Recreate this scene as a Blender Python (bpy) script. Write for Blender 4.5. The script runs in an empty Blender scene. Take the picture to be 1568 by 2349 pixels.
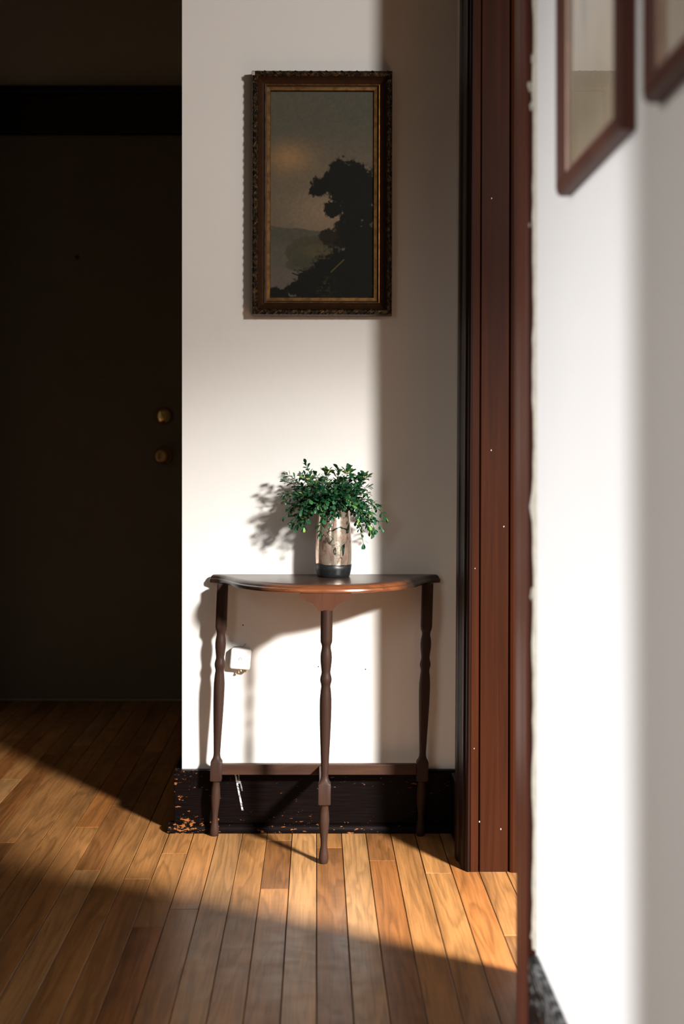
import bpy, bmesh, math, random
import numpy as np
from mathutils import Vector, Matrix, Quaternion

random.seed(7)
C = bpy.context.scene.collection
SC = bpy.context.scene

# ------------------------------------------------------------------ camera
H = 0.92                      # eye height
F = 3100.0                    # focal length in pixels of the 1568 x 2349 frame
PU, PV = 725.0, 1045.0        # principal vanishing point of the floor boards
cam_d = bpy.data.cameras.new('camera')
cam = bpy.data.objects.new('camera', cam_d)
C.objects.link(cam)
cam.location = (0, 0, H)
cam.rotation_euler = (math.pi / 2, 0, 0)
cam_d.sensor_fit = 'AUTO'
cam_d.sensor_width = 36.0
cam_d.lens = 36.0 * F / 2349.0
cam_d.shift_x = (784.0 - PU) / 2349.0
cam_d.shift_y = -(1174.5 - PV) / 2349.0
cam_d.clip_start = 0.02
cam_d.dof.use_dof = True
cam_d.dof.focus_distance = 3.16
cam_d.dof.aperture_fstop = 3.2
SC.camera = cam

# ------------------------------------------------------------------ view, world, lights
SC.view_settings.view_transform = 'Standard'
SC.view_settings.look = 'None'
SC.view_settings.gamma = 1.0
SC.view_settings.use_curve_mapping = False
SC.view_settings.exposure = 0.0
w = bpy.data.worlds.new('world')
SC.world = w
w.use_nodes = True
w.node_tree.nodes['Background'].inputs[0].default_value = (0.75, 0.85, 1.0, 1)
w.node_tree.nodes['Background'].inputs[1].default_value = 0.05


def area(name, loc, aim, power, size, color=(1, 1, 1), spread=180, shape='DISK', size_y=None):
    d = bpy.data.lights.new(name, 'AREA')
    d.energy = power
    d.shape = shape
    d.size = size
    if size_y:
        d.size_y = size_y
    d.color = color
    d.spread = math.radians(spread)
    o = bpy.data.objects.new(name, d)
    C.objects.link(o)
    o.location = loc
    o.rotation_euler = (Vector(aim) - Vector(loc)).to_track_quat('-Z', 'Y').to_euler()
    return o


# low daylight through the window of the side room, entering by the doorway on the right
S = Vector((2.0, 0.14, 2.05))
area('sun_beam', S, S + Vector((-0.67, 1.0, -1.0)), 76, 0.42, (1.0, 0.968, 0.92), spread=54, shape='ELLIPSE', size_y=0.26)
area('sun_core', S, S + Vector((-0.67, 1.0, -1.2)), 8, 0.42, (1.0, 0.968, 0.92), spread=52, shape='ELLIPSE', size_y=0.26)
area('sky_glow', S, S + Vector((-0.67, 1.0, -0.12)), 33, 0.34, (1.0, 0.962, 0.915), spread=120)
# daylight through the narrow window of the left wall, falling on the picture wall
area('left_daylight', (-2.6, 1.75, 1.15), (0.3, 1.65, -0.5), 36, 0.12, (0.98, 0.985, 1.0), spread=90)

# soft sky light through the broad window further back in the left wall
area('left_sky', (-1.20, 0.15, 1.45), (0.2, 1.3, 0.3), 6.6, 0.9, (1.0, 0.96, 0.91), spread=92, shape='RECTANGLE', size_y=1.1)

# ------------------------------------------------------------------ helpers


def link(name, me, mat, parent=None):
    o = bpy.data.objects.new(name, me)
    C.objects.link(o)
    if mat is not None and len(me.materials) == 0:
        me.materials.append(mat)
    if parent is not None:
        o.parent = parent
    return o


def empty(name, loc=(0, 0, 0)):
    o = bpy.data.objects.new(name, None)
    o.empty_display_size = 0.05
    C.objects.link(o)
    o.location = loc
    return o


def tag(o, label, cat, group=None):
    o['label'] = label
    o['category'] = cat
    if group:
        o['group'] = group
    return o


def struct(o, label=None, cat=None):
    o['kind'] = 'structure'
    if label:
        o['label'] = label
    if cat:
        o['category'] = cat
    return o


def mesh_py(name, verts, faces, smooth=False):
    me = bpy.data.meshes.new(name)
    me.from_pydata([tuple(v) for v in verts], [], faces)
    me.update()
    bm = bmesh.new()
    bm.from_mesh(me)
    bmesh.ops.recalc_face_normals(bm, faces=bm.faces)
    bm.to_mesh(me)
    bm.free()
    if smooth:
        me.polygons.foreach_set('use_smooth', [True] * len(me.polygons))
    return me


def box_mesh(name, x0, x1, y0, y1, z0, z1, bevel=0.0, seg=2):
    bm = bmesh.new()
    bmesh.ops.create_cube(bm, size=1.0)
    for v in bm.verts:
        v.co = Vector(((x0 + x1) / 2 + v.co.x * (x1 - x0), (y0 + y1) / 2 + v.co.y * (y1 - y0), (z0 + z1) / 2 + v.co.z * (z1 - z0)))
    if bevel > 0:
        bmesh.ops.bevel(bm, geom=list(bm.edges), offset=bevel, segments=seg, profile=0.5, affect='EDGES')
    me = bpy.data.meshes.new(name)
    bm.to_mesh(me)
    bm.free()
    return me


def box(name, x0, x1, y0, y1, z0, z1, mat, parent=None, bevel=0.0, seg=2):
    return link(name, box_mesh(name, x0, x1, y0, y1, z0, z1, bevel, seg), mat, parent)


def prism_z(name, poly, z0, z1, mat, parent=None, lean=0.0, smooth=False, bevel=0.0):
    """extrude a plan polygon up, leaning in x by lean metres per metre"""
    n = len(poly)
    vs = [(p[0] + lean * z0, p[1], z0) for p in poly] + [(p[0] + lean * z1, p[1], z1) for p in poly]
    fs = [tuple(range(n - 1, -1, -1)), tuple(range(n, 2 * n))]
    fs += [(i, (i + 1) % n, n + (i + 1) % n, n + i) for i in range(n)]
    return link(name, mesh_py(name, vs, fs), mat, parent)


def lathe_mesh(name, prof, seg=28, cap_bottom=True, cap_top=True):
    """prof: list of (z, r) or (z, r, n) with n the superellipse power"""
    vs, fs = [], []
    for p in prof:
        z, r = p[0], p[1]
        n = p[2] if len(p) > 2 else 2.0
        for k in range(seg):
            a = 2 * math.pi * k / seg + math.pi / 4
            c, s = math.cos(a), math.sin(a)
            q = r / ((abs(c) ** n + abs(s) ** n) ** (1.0 / n))
            vs.append((q * c, q * s, z))
    for j in range(len(prof) - 1):
        for k in range(seg):
            a, b = j * seg + k, j * seg + (k + 1) % seg
            fs.append((a, b, b + seg, a + seg))
    if cap_bottom:
        fs.append(tuple(range(seg - 1, -1, -1)))
    if cap_top:
        m = (len(prof) - 1) * seg
        fs.append(tuple(range(m, m + seg)))
    me = mesh_py(name, vs, fs, smooth=True)
    return me


def smooth_by_angle(me, ang=40):
    me.polygons.foreach_set('use_smooth', [True] * len(me.polygons))
    bm = bmesh.new()
    bm.from_mesh(me)
    lim = math.radians(ang)
    for e in bm.edges:
        if len(e.link_faces) == 2:
            e.smooth = e.calc_face_angle(0) < lim
        else:
            e.smooth = False
    bm.to_mesh(me)
    bm.free()


def resample(pts, n):
    """Catmull-Rom through pts, n points per span"""
    out = []
    P = [pts[0]] + list(pts) + [pts[-1]]
    for i in range(1, len(P) - 2):
        p0, p1, p2, p3 = [np.array(P[i + k], float) for k in (-1, 0, 1, 2)]
        for j in range(n):
            t = j / n
            out.append(tuple(0.5 * ((2 * p1) + (-p0 + p2) * t + (2 * p0 - 5 * p1 + 4 * p2 - p3) * t * t + (-p0 + 3 * p1 - 3 * p2 + p3) * t ** 3)))
    out.append(tuple(pts[-1]))
    return out


# ------------------------------------------------------------------ materials


class NT:
    def __init__(self, name):
        self.m = bpy.data.materials.new(name)
        self.m.use_nodes = True
        self.t = self.m.node_tree
        self.b = self.t.nodes['Principled BSDF']

    def n(self, typ, **kw):
        nd = self.t.nodes.new(typ)
        for k, v in kw.items():
            if hasattr(nd, k):
                setattr(nd, k, v)
            else:
                nd.inputs[k].default_value = v
        return nd

    def l(self, a, b):
        self.t.links.new(a, b)

    def set(self, **kw):
        for k, v in kw.items():
            self.b.inputs[k.replace('_', ' ')].default_value = v
        return self

    def coords(self, scale=(1, 1, 1), rand=True, kind='Object'):
        tc = self.n('ShaderNodeTexCoord')
        mp = self.n('ShaderNodeMapping')
        mp.inputs['Scale'].default_value = scale
        if rand:
            oi = self.n('ShaderNodeObjectInfo')
            mu = self.n('ShaderNodeVectorMath', operation='SCALE')
            mu.inputs[0].default_value = (37.0, 53.0, 71.0)
            self.l(oi.outputs['Random'], mu.inputs['Scale'])
            self.l(mu.outputs[0], mp.inputs['Location'])
        self.l(tc.outputs[kind], mp.inputs['Vector'])
        return mp.outputs['Vector']

    def noise(self, vec, scale=1.0, detail=4.0, rough=0.55, dist=0.0):
        nd = self.n('ShaderNodeTexNoise')
        nd.inputs['Scale'].default_value = scale
        nd.inputs['Detail'].default_value = detail
        nd.inputs['Roughness'].default_value = rough
        nd.inputs['Distortion'].default_value = dist
        self.l(vec, nd.inputs['Vector'])
        return nd.outputs['Fac']

    def ramp(self, fac, stops):
        nd = self.n('ShaderNodeValToRGB')
        el = nd.color_ramp.elements
        while len(el) < len(stops):
            el.new(0.5)
        for e, (p, c) in zip(el, stops):
            e.position = p
            e.color = (c[0], c[1], c[2], 1) if not isinstance(c, (int, float)) else (c, c, c, 1)
        self.l(fac, nd.inputs['Fac'])
        return nd.outputs['Color']

    def mix(self, fac, a, b, blend='MIX'):
        nd = self.n('ShaderNodeMix', data_type='RGBA', blend_type=blend)
        for s, i in ((fac, 0), (a, 6), (b, 7)):
            if isinstance(s, (int, float)):
                nd.inputs[i].default_value = s
            elif isinstance(s, tuple):
                nd.inputs[i].default_value = (s[0], s[1], s[2], 1)
            else:
                self.l(s, nd.inputs[i])
        return nd.outputs[2]

    def math(self, op, a, b=0.0, clamp=False):
        nd = self.n('ShaderNodeMath', operation=op)
        nd.use_clamp = clamp
        for i, s in ((0, a), (1, b)):
            if isinstance(s, (int, float)):
                nd.inputs[i].default_value = s
            else:
                self.l(s, nd.inputs[i])
        return nd.outputs[0]

    def bump(self, fac, strength=0.2, dist=0.002):
        nd = self.n('ShaderNodeBump')
        nd.inputs['Strength'].default_value = strength
        nd.inputs['Distance'].default_value = dist
        self.l(fac, nd.inputs['Height'])
        self.l(nd.outputs['Normal'], self.b.inputs['Normal'])

    def col(self, c):
        self.l(c, self.b.inputs['Base Color'])
        return self


def m_plain(name, col, rough=0.6, metal=0.0, var=0.12, scale=60, bump=0.05, coat=0.0, spec=0.4):
    m = NT(name)
    v = m.coords((1, 1, 1))
    f = m.noise(v, scale)
    lo = tuple(c * (1 - var) for c in col)
    hi = tuple(min(1, c * (1 + var)) for c in col)
    m.col(m.ramp(f, [(0.3, lo), (0.7, hi)]))
    m.set(Roughness=rough, Metallic=metal, Coat_Weight=coat, Coat_Roughness=0.2)
    m.b.inputs['Specular IOR Level'].default_value = spec
    if bump:
        m.bump(f, bump, 0.001)
    return m.m


def m_wall(name, col, bump=0.12):
    m = NT(name)
    v = m.coords((1, 1, 1), rand=False)
    f1 = m.noise(v, 1.6, 3)
    f2 = m.noise(v, 45, 5)
    a = m.ramp(f1, [(0.35, tuple(c * 0.965 for c in col)), (0.65, col)])
    m.col(m.mix(m.ramp(f2, [(0.45, 0.0), (0.75, 0.06)]), a, tuple(c * 0.86 for c in col)))
    m.set(Roughness=0.85)
    m.b.inputs['Specular IOR Level'].default_value = 0.25
    m.bump(f2, bump, 0.0012)
    return m.m


def m_wood(name, dark, light, axis='z', rough=0.35, coat=0.25, fine=90.0, along=3.0, bump=0.08, spread=(0.3, 0.72), spec=0.14):
    m = NT(name)
    sc = {'x': (along, fine, fine), 'y': (fine, along, fine), 'z': (fine, fine, along)}[axis]
    v = m.coords(sc)
    f = m.noise(v, 1.0, 5, 0.6, 0.6)
    sc2 = {'x': (along * 0.5, fine * 0.12, fine * 0.12), 'y': (fine * 0.12, along * 0.5, fine * 0.12), 'z': (fine * 0.12, fine * 0.12, along * 0.5)}[axis]
    g = m.noise(m.coords(sc2), 1.0, 3, 0.5, 0.3)
    mixf = m.math('ADD', m.math('MULTIPLY', f, 0.5), m.math('MULTIPLY', g, 0.5))
    m.col(m.ramp(mixf, [(spread[0], dark), (spread[1], light)]))
    m.set(Roughness=rough, Coat_Weight=coat, Coat_Roughness=0.22)
    m.b.inputs['Specular IOR Level'].default_value = spec
    m.bump(f, bump, 0.0006)
    return m.m


def m_floor():
    m = NT('maple_floor_board')
    oi = m.n('ShaderNodeObjectInfo')
    v = m.coords((1, 1, 1))
    # cathedral figure: strongly stretched noise feeding a wave
    mp = m.coords((14, 1.1, 14))
    warp = m.noise(mp, 1.0, 3, 0.5, 0.4)
    rings = m.math('FRACT', m.math('MULTIPLY', warp, 9.0))
    rings = m.ramp(rings, [(0.0, 0.0), (0.75, 1.0), (0.95, 0.15), (1.0, 0.0)])
    fine = m.noise(m.coords((260, 7, 260)), 1.0, 3, 0.6, 0.2)
    big = m.noise(m.coords((9, 0.8, 9)), 1.0, 3, 0.5, 0.6)
    rnd = oi.outputs['Random']
    base = oi.outputs['Color']
    shade = m.ramp(big, [(0.3, 0.66), (0.62, 1.12)])
    c = m.mix(1.0, base, shade, 'MULTIPLY')
    rg = m.ramp(rings, [(0.0, 0.66), (0.6, 1.0), (1.0, 1.06)])
    c = m.mix(0.8, c, m.mix(1.0, c, rg, 'MULTIPLY'))
    fg = m.ramp(fine, [(0.36, 0.66), (0.58, 1.05)])
    c = m.mix(0.6, c, m.mix(1.0, c, fg, 'MULTIPLY'))
    # small dings and specks
    sp = m.noise(v, 70, 2)
    c = m.mix(m.ramp(sp, [(0.73, 0.0), (0.78, 0.5)]), c, (0.12, 0.05, 0.02))
    m.col(c)
    rr = m.ramp(m.noise(v, 24, 4), [(0.3, 0.30), (0.7, 0.44)])
    m.l(rr, m.b.inputs['Roughness'])
    m.set(Coat_Weight=0.06, Coat_Roughness=0.26)
    m.b.inputs['Specular IOR Level'].default_value = 0.22
    m.bump(fine, 0.10, 0.0005)
    return m.m


def m_baseboard():
    """near-black varnish, chipped to orange wood, with pale scuffs"""
    m = NT('black_varnished_baseboard')
    tc = m.n('ShaderNodeTexCoord')
    sep = m.n('ShaderNodeSeparateXYZ')
    m.l(tc.outputs['Object'], sep.inputs[0])
    X, Z = sep.outputs[0], sep.outputs[2]
    v1 = m.coords((55, 55, 150), rand=False)
    chips = m.noise(v1, 1.0, 4, 0.65, 0.3)
    patch = m.noise(m.coords((9, 9, 14), rand=False), 1.0, 2)
    low = m.math('MULTIPLY', m.math('SUBTRACT', 0.065, Z, True), 1.15)
    left = m.math('MULTIPLY', m.math('SUBTRACT', -0.20, X, True), 0.5)
    thr = m.math('ADD', chips, m.math('MULTIPLY', m.math('SUBTRACT', patch, 0.5), 0.35))
    thr = m.math('ADD', thr, m.math('ADD', low, left))
    chip = m.ramp(thr, [(0.692, 0.0), (0.712, 1.0)])
    grain = m.noise(m.coords((10, 10, 400), rand=False), 1.0, 3)
    c = m.ramp(grain, [(0.3, (0.0016, 0.0010, 0.0010)), (0.7, (0.0042, 0.0020, 0.0018))])
    c = m.mix(chip, c, (0.22, 0.075, 0.022))
    # pale dusty scuffs near the top edge
    sc = m.noise(m.coords((40, 40, 190), rand=False), 1.0, 5, 0.7)
    topw = m.math('MULTIPLY', m.math('SUBTRACT', Z, 0.095, True), 1.8)
    scf = m.ramp(m.math('ADD', sc, topw), [(0.70, 0.0), (0.82, 0.55)])
    c = m.mix(scf, c, (0.30, 0.31, 0.31))
    # two long scratches
    nz = m.noise(m.coords((300, 300, 260), rand=False), 1.0, 2)

    def scratch(xt, zt, xb, zb, wid):
        t = m.math('DIVIDE', m.math('SUBTRACT', Z, zb), zt - zb)
        cx = m.math('ADD', m.math('MULTIPLY', t, xt - xb), xb)
        d = m.math('ABSOLUTE', m.math('SUBTRACT', X, cx))
        on = m.math('LESS_THAN', d, wid)
        on = m.math('MULTIPLY', on, m.math('LESS_THAN', Z, zt))
        on = m.math('MULTIPLY', on, m.math('GREATER_THAN', Z, zb))
        return m.math('MULTIPLY', on, m.ramp(nz, [(0.34, 0.05), (0.55, 0.95)]))
    s = scratch(-0.200, 0.152, -0.180, 0.052, 0.0021)
    s = m.math('MAXIMUM', s, scratch(-0.1895, 0.153, -0.189, 0.118, 0.0010))
    s = m.math('MAXIMUM', s, m.math('MULTIPLY', scratch(-0.187, 0.128, -0.181, 0.100, 0.0016), 0.4))
    c = m.mix(s, c, (0.62, 0.65, 0.66))
    m.col(c)
    m.l(m.ramp(grain, [(0.3, 0.34), (0.7, 0.5)]), m.b.inputs['Roughness'])
    m.b.inputs['Specular IOR Level'].default_value = 0.07
    m.bump(chips, 0.25, 0.001)
    return m.m


def m_attr(name, rough=0.5, coat=0.0, spec=0.4):
    m = NT(name)
    a = m.n('ShaderNodeAttribute', attribute_name='paint')
    f = m.noise(m.coords((1, 1, 1), rand=False), 900, 2)
    m.col(m.mix(0.25, a.outputs['Color'], m.mix(1.0, a.outputs['Color'], m.ramp(f, [(0.3, 0.7), (0.7, 1.3)]), 'MULTIPLY')))
    m.set(Roughness=rough, Coat_Weight=coat, Coat_Roughness=0.08)
    m.b.inputs['Specular IOR Level'].default_value = spec
    m.bump(f, 0.05, 0.0004)
    return m.m


def m_mercury():
    m = NT('mercury_glass')
    v = m.coords((1, 1, 1), rand=False)
    a = m.noise(m.coords((22, 22, 16), rand=False), 1.0, 4, 0.6, 1.4)
    c = m.ramp(a, [(0.25, (0.34, 0.22, 0.17)), (0.48, (0.80, 0.58, 0.47)), (0.55, (0.70, 0.64, 0.50)), (0.75, (0.86, 0.70, 0.60))])
    # dark green-black veins
    vn = m.noise(m.coords((11, 11, 15), rand=False), 1.0, 2, 0.4, 1.2)
    vein = m.ramp(m.math('ABSOLUTE', m.math('SUBTRACT', vn, 0.5)), [(0.004, 1.0), (0.011, 0.0)])
    c = m.mix(vein, c, (0.015, 0.055, 0.045))
    patch = m.noise(m.coords((30, 30, 24), rand=False), 1.0, 5, 0.75, 0.8)
    c = m.mix(m.ramp(patch, [(0.56, 0.0), (0.63, 0.85)]), c, (0.11, 0.06, 0.045))
    spk = m.noise(v, 420, 2)
    c = m.mix(m.ramp(spk, [(0.70, 0.0), (0.74, 0.9)]), c, (0.07, 0.035, 0.03))
    m.col(c)
    m.l(m.ramp(patch, [(0.5, 0.16), (0.68, 0.42)]), m.b.inputs['Roughness'])
    m.set(Metallic=0.82, Coat_Weight=0.6, Coat_Roughness=0.06)
    rid = m.n('ShaderNodeTexWave', wave_type='BANDS', bands_direction='Z')
    rid.inputs['Scale'].default_value = 95
    rid.inputs['Distortion'].default_value = 0.6
    m.l(v, rid.inputs['Vector'])
    m.bump(rid.outputs['Fac'], 0.05, 0.0006)
    return m.m


def m_leaf():
    m = NT('boxwood_leaf')
    oi = m.n('ShaderNodeObjectInfo')
    at = m.n('ShaderNodeAttribute', attribute_name='tint')
    r = m.math('FRACT', m.math('ADD', oi.outputs['Random'], at.outputs['Fac']))
    c = m.ramp(r, [(0.0, (0.004, 0.032, 0.013)), (0.35, (0.008, 0.070, 0.026)), (0.62, (0.018, 0.115, 0.046)), (0.84, (0.022, 0.085, 0.024)), (0.96, (0.03, 0.12, 0.032)), (0.975, (0.15, 0.29, 0.05)), (1.0, (0.20, 0.34, 0.06))])
    m.col(c)
    m.set(Roughness=0.38, Coat_Weight=0.15)
    m.b.inputs['Subsurface Weight'].default_value = 0.0
    return m.m


def m_tabletop():
    m = NT('walnut_table_top')
    tc = m.n('ShaderNodeTexCoord')
    sep = m.n('ShaderNodeSeparateXYZ')
    m.l(tc.outputs['Object'], sep.inputs[0])
    ax = m.math('ABSOLUTE', m.math('ADD', sep.outputs[0], -0.03))
    f = m.noise(m.coords((4, 90, 90), rand=False), 1.0, 5, 0.6, 0.5)
    n2 = m.noise(m.coords((10, 10, 30), rand=False), 1.0, 3)
    warm = m.ramp(f, [(0.3, (0.085, 0.026, 0.010)), (0.7, (0.20, 0.065, 0.022))])
    dark = m.ramp(f, [(0.3, (0.016, 0.009, 0.007)), (0.7, (0.034, 0.017, 0.012))])
    k = m.ramp(m.math('ADD', ax, m.math('MULTIPLY', m.math('SUBTRACT', n2, 0.5), 0.05)), [(0.145, 0.0), (0.175, 1.0)])
    c = m.mix(k, warm, dark)
    # the worn dark top face
    top = m.ramp(sep.outputs[2], [(0.6280, 0.0), (0.6287, 1.0)])
    c = m.mix(top, c, m.ramp(f, [(0.3, (0.020, 0.011, 0.008)), (0.7, (0.050, 0.025, 0.016))]))
    spk = m.noise(m.coords((60, 60, 60), rand=False), 1.0, 2)
    c = m.mix(m.ramp(spk, [(0.74, 0.0), (0.77, 1.0)]), c, (0.01, 0.006, 0.005))
    m.col(c)
    m.set(Roughness=0.30, Coat_Weight=0.12, Coat_Roughness=0.15)
    m.b.inputs['Specular IOR Level'].default_value = 0.4
    m.bump(f, 0.05, 0.0005)
    return m.m


def m_gilt(name, dark, gold, scale=160, rough=0.38, metal=0.75, lo=0.38, hi=0.62):
    m = NT(name)
    f = m.noise(m.coords((1, 1, 1), rand=False), scale, 4, 0.6)
    m.col(m.ramp(f, [(lo, dark), (hi, gold)]))
    m.set(Roughness=rough, Metallic=metal)
    m.bump(f, 0.2, 0.0008)
    return m.m


M = {}
M['wall'] = m_wall('white_plaster', (0.79, 0.765, 0.73))
M['wall_cool'] = m_wall('white_plaster_picture_wall', (0.80, 0.785, 0.77))
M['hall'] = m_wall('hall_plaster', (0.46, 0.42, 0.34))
M['ceil'] = m_wall('ceiling_plaster', (0.42, 0.40, 0.37))
M['floor'] = m_floor()
M['subfloor'] = m_plain('dark_joint', (0.018, 0.010, 0.006), 0.9)
M['base'] = m_baseboard()
M['mahog'] = m_wood('mahogany_trim', (0.012, 0.0030, 0.0011), (0.046, 0.0118, 0.0038), 'z', 0.36, 0.0, 70, 2.0, spec=0.11)
M['mahog_dark'] = m_wood('mahogany_trim_dark', (0.006, 0.0025, 0.002), (0.016, 0.0055, 0.0035), 'z', 0.34, 0.0, 70, 2.0)
M['trim_black'] = m_wood('dark_stained_trim', (0.006, 0.003, 0.0025), (0.014, 0.006, 0.005), 'x', 0.4, 0.2, 70, 2.0)
M['chip'] = m_plain('cream_paint_chip', (0.55, 0.51, 0.42), 0.7)
M['door'] = m_plain('dark_olive_brown_door_paint', (0.13, 0.105, 0.072), 0.6, 0.0, 0.06, 3, 0.03)
M['brass'] = m_plain('polished_brass', (0.85, 0.60, 0.28), 0.09, 1.0, 0.05, 40, 0.0)
M['brass_old'] = m_plain('tarnished_brass', (0.42, 0.24, 0.10), 0.24, 1.0, 0.25, 40, 0.02)
M['black'] = m_plain('black_glass', (0.008, 0.008, 0.008), 0.2)
M['leg'] = m_wood('walnut_leg', (0.018, 0.0088, 0.0062), (0.044, 0.0210, 0.0140), 'z', 0.5, 0.0, 120, 8.0)
M['bracket'] = m_wood('bracket_wood', (0.052, 0.019, 0.0095), (0.085, 0.033, 0.0165), 'z', 0.5, 0.0, 110, 10.0)
M['stretcher'] = m_wood('stretcher_wood', (0.026, 0.012, 0.0075), (0.058, 0.027, 0.0165), 'x', 0.5, 0.0, 110, 10.0)
M['top'] = m_tabletop()
M['ornate'] = m_gilt('tarnished_ornate_gilt', (0.012, 0.0075, 0.004), (0.17, 0.095, 0.034), 130, 0.36, 0.6, 0.46, 0.74)
M['cove'] = m_plain('dark_brown_cove', (0.030, 0.0125, 0.0055), 0.45, 0.0, 0.2, 80, 0.03, 0.0, 0.12)
M['gold'] = m_gilt('worn_gold_leaf', (0.13, 0.060, 0.016), (0.24, 0.122, 0.036), 60, 0.42, 0.8)
M['groove'] = m_plain('groove_brown', (0.022, 0.011, 0.006), 0.6)
M['oil'] = m_attr('oil_paint', 0.6, 0.0, 0.12)
M['print'] = m_attr('paper_print', 0.8, 0.0, 0.1)
M['frame_red'] = m_wood('red_brown_frame', (0.065, 0.022, 0.015), (0.120, 0.043, 0.030), 'z', 0.45, 0.0, 60, 3.0)
M['mahog_near'] = m_wood('worn_red_trim', (0.040, 0.0115, 0.0065), (0.105, 0.032, 0.018), 'z', 0.45, 0.0, 60, 2.0, spec=0.08)
def m_glass():
    m = NT('picture_glass')
    out = m.t.nodes['Material Output']
    fr = m.n('ShaderNodeFresnel'); fr.inputs['IOR'].default_value = 1.5
    tr = m.n('ShaderNodeBsdfTransparent')
    gl = m.n('ShaderNodeBsdfGlossy'); gl.inputs['Roughness'].default_value = 0.0
    nz = m.noise(m.coords((1, 1, 1)), 3.0, 2)
    m.l(m.ramp(nz, [(0.0, (0.95, 0.97, 0.96)), (1.0, (1.0, 1.0, 1.0))]), gl.inputs['Color'])
    mx = m.n('ShaderNodeMixShader')
    ge = m.n('ShaderNodeNewGeometry')
    m.l(m.math('MULTIPLY', fr.outputs[0], m.math('SUBTRACT', 1.0, ge.outputs['Backfacing'])), mx.inputs[0])
    m.l(tr.outputs[0], mx.inputs[1]); m.l(gl.outputs[0], mx.inputs[2])
    m.l(mx.outputs[0], out.inputs['Surface'])
    return m.m


M['glass'] = m_glass()
M['fillet'] = m_plain('pale_pink_fillet', (0.45, 0.30, 0.23), 0.5)
M['mercury'] = m_mercury()
M['vase_base'] = m_plain('charcoal_glaze', (0.010, 0.0105, 0.012), 0.4, 0.0, 0.3, 60, 0.1, 0.0)
M['leaf'] = m_leaf()
M['stem'] = m_plain('green_stem', (0.045, 0.085, 0.022), 0.5)
M['bud'] = m_plain('cream_yellow_bud', (0.62, 0.56, 0.26), 0.5)
M['leaf_light'] = m_plain('yellow_green_leaf', (0.135, 0.24, 0.045), 0.4)
M['white_box'] = m_plain('white_plastic', (0.80, 0.79, 0.77), 0.45, 0, 0.04)
M['screw'] = m_plain('dull_brass_screw', (0.42, 0.30, 0.14), 0.35, 0.9)
M['wire'] = m_plain('grey_wire', (0.20, 0.20, 0.20), 0.6)
M['window_wood'] = m_wood('window_wood', (0.04, 0.014, 0.008), (0.10, 0.035, 0.018), 'z')
M['blocker_grey'] = m_plain('light_blocker_grey', (0.16, 0.15, 0.14), 0.9, 0, 0.2, 300, 0.2)  # plain grey of the added, unseen doorway wedge
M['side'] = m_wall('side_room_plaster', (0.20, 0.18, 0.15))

# ------------------------------------------------------------------ the room shell
YW = 3.325          # table wall
YD = 5.075          # wall of the dark door
XC = -0.330         # outer corner of the table wall
XF = 0.345          # right wall between table wall and doorway
XN = 0.305          # right wall with the pictures
ZC = 2.75
YR = -1.6           # rear wall behind the camera
XL = -1.25          # left wall

# floor: strips run away from the camera
floor = struct(box('floor', XL - 0.1, 2.5, YR, YD + 0.05, -0.05, -0.004, M['subfloor']), 'varnished narrow strip wood floor with sunlit diagonal band', 'floor')
PW = 0.0598
rng = random.Random(11)
PALE, MID, WARM, DARK, RED = (0.385, 0.196, 0.074), (0.312, 0.141, 0.046), (0.335, 0.154, 0.050), (0.215, 0.089, 0.028), (0.272, 0.104, 0.029)
near_tone = {-1: PALE, 0: DARK, 1: PALE, 2: RED, 3: MID, 4: WARM, 5: RED, 6: MID, -2: MID, -3: WARM, -4: PALE, -5: MID, -6: WARM, -7: MID, -8: WARM, -9: PALE, -10: MID}
fixed = {-6: [3.125, 3.75], -5: [3.46], -9: [3.55, 4.2], -1: [], -2: [3.23], 0: [3.17], 1: [], 2: [3.07], 3: []}
kk0, kk1 = int((XL) / PW) - 1, int(2.4 / PW) + 1
for k in range(kk0, kk1):
    x0, x1 = 0.0008 + k * PW, 0.0008 + (k + 1) * PW
    lo = YR if x1 < 0.42 else -0.3
    hi = YD if x1 < XC + 0.05 else YW + 0.03
    cuts = list(fixed.get(k, []))
    y = lo + rng.uniform(0.1, 0.9)
    while y < hi - 0.15:
        if all(abs(y - c) > 0.35 for c in cuts) and not (k in (-1, 1, 3, -3, -4) and 2.0 < y < 3.3):
            cuts.append(y)
        y += rng.uniform(0.75, 1.9) if x1 < 0.42 else rng.uniform(1.2, 2.2)
    cuts = [lo] + sorted(cuts) + [hi]
    for a, b in zip(cuts[:-1], cuts[1:]):
        L = b - a
        g = 0.0006 if rng.random() < 0.7 else 0.0011
        me = box_mesh('floor_board', -PW / 2 + g, PW / 2 - g, -L / 2 + 0.0006, L / 2 - 0.0006, -0.004, 0.0, 0.0)
        # eased top edges
        bm = bmesh.new(); bm.from_mesh(me)
        te = [e for e in bm.edges if all(v.co.z > -0.001 for v in e.verts)]
        bmesh.ops.bevel(bm, geom=te, offset=0.0007, segments=1, affect='EDGES')
        bm.to_mesh(me); bm.free()
        o = link('floor_board', me, M['floor'], floor)
        o.location = ((x0 + x1) / 2, (a + b) / 2, rng.uniform(-0.0003, 0.0))
        tone = near_tone[k] if (k in near_tone and a < 2.8 < b) else rng.choice((PALE, MID, MID, WARM, WARM, DARK, RED, MID))
        if k == 0 and a > 3.1:
            tone = MID
        q = rng.uniform(0.88, 1.08)
        o.color = (tone[0] * q, tone[1] * q, tone[2] * q, 1)

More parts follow.
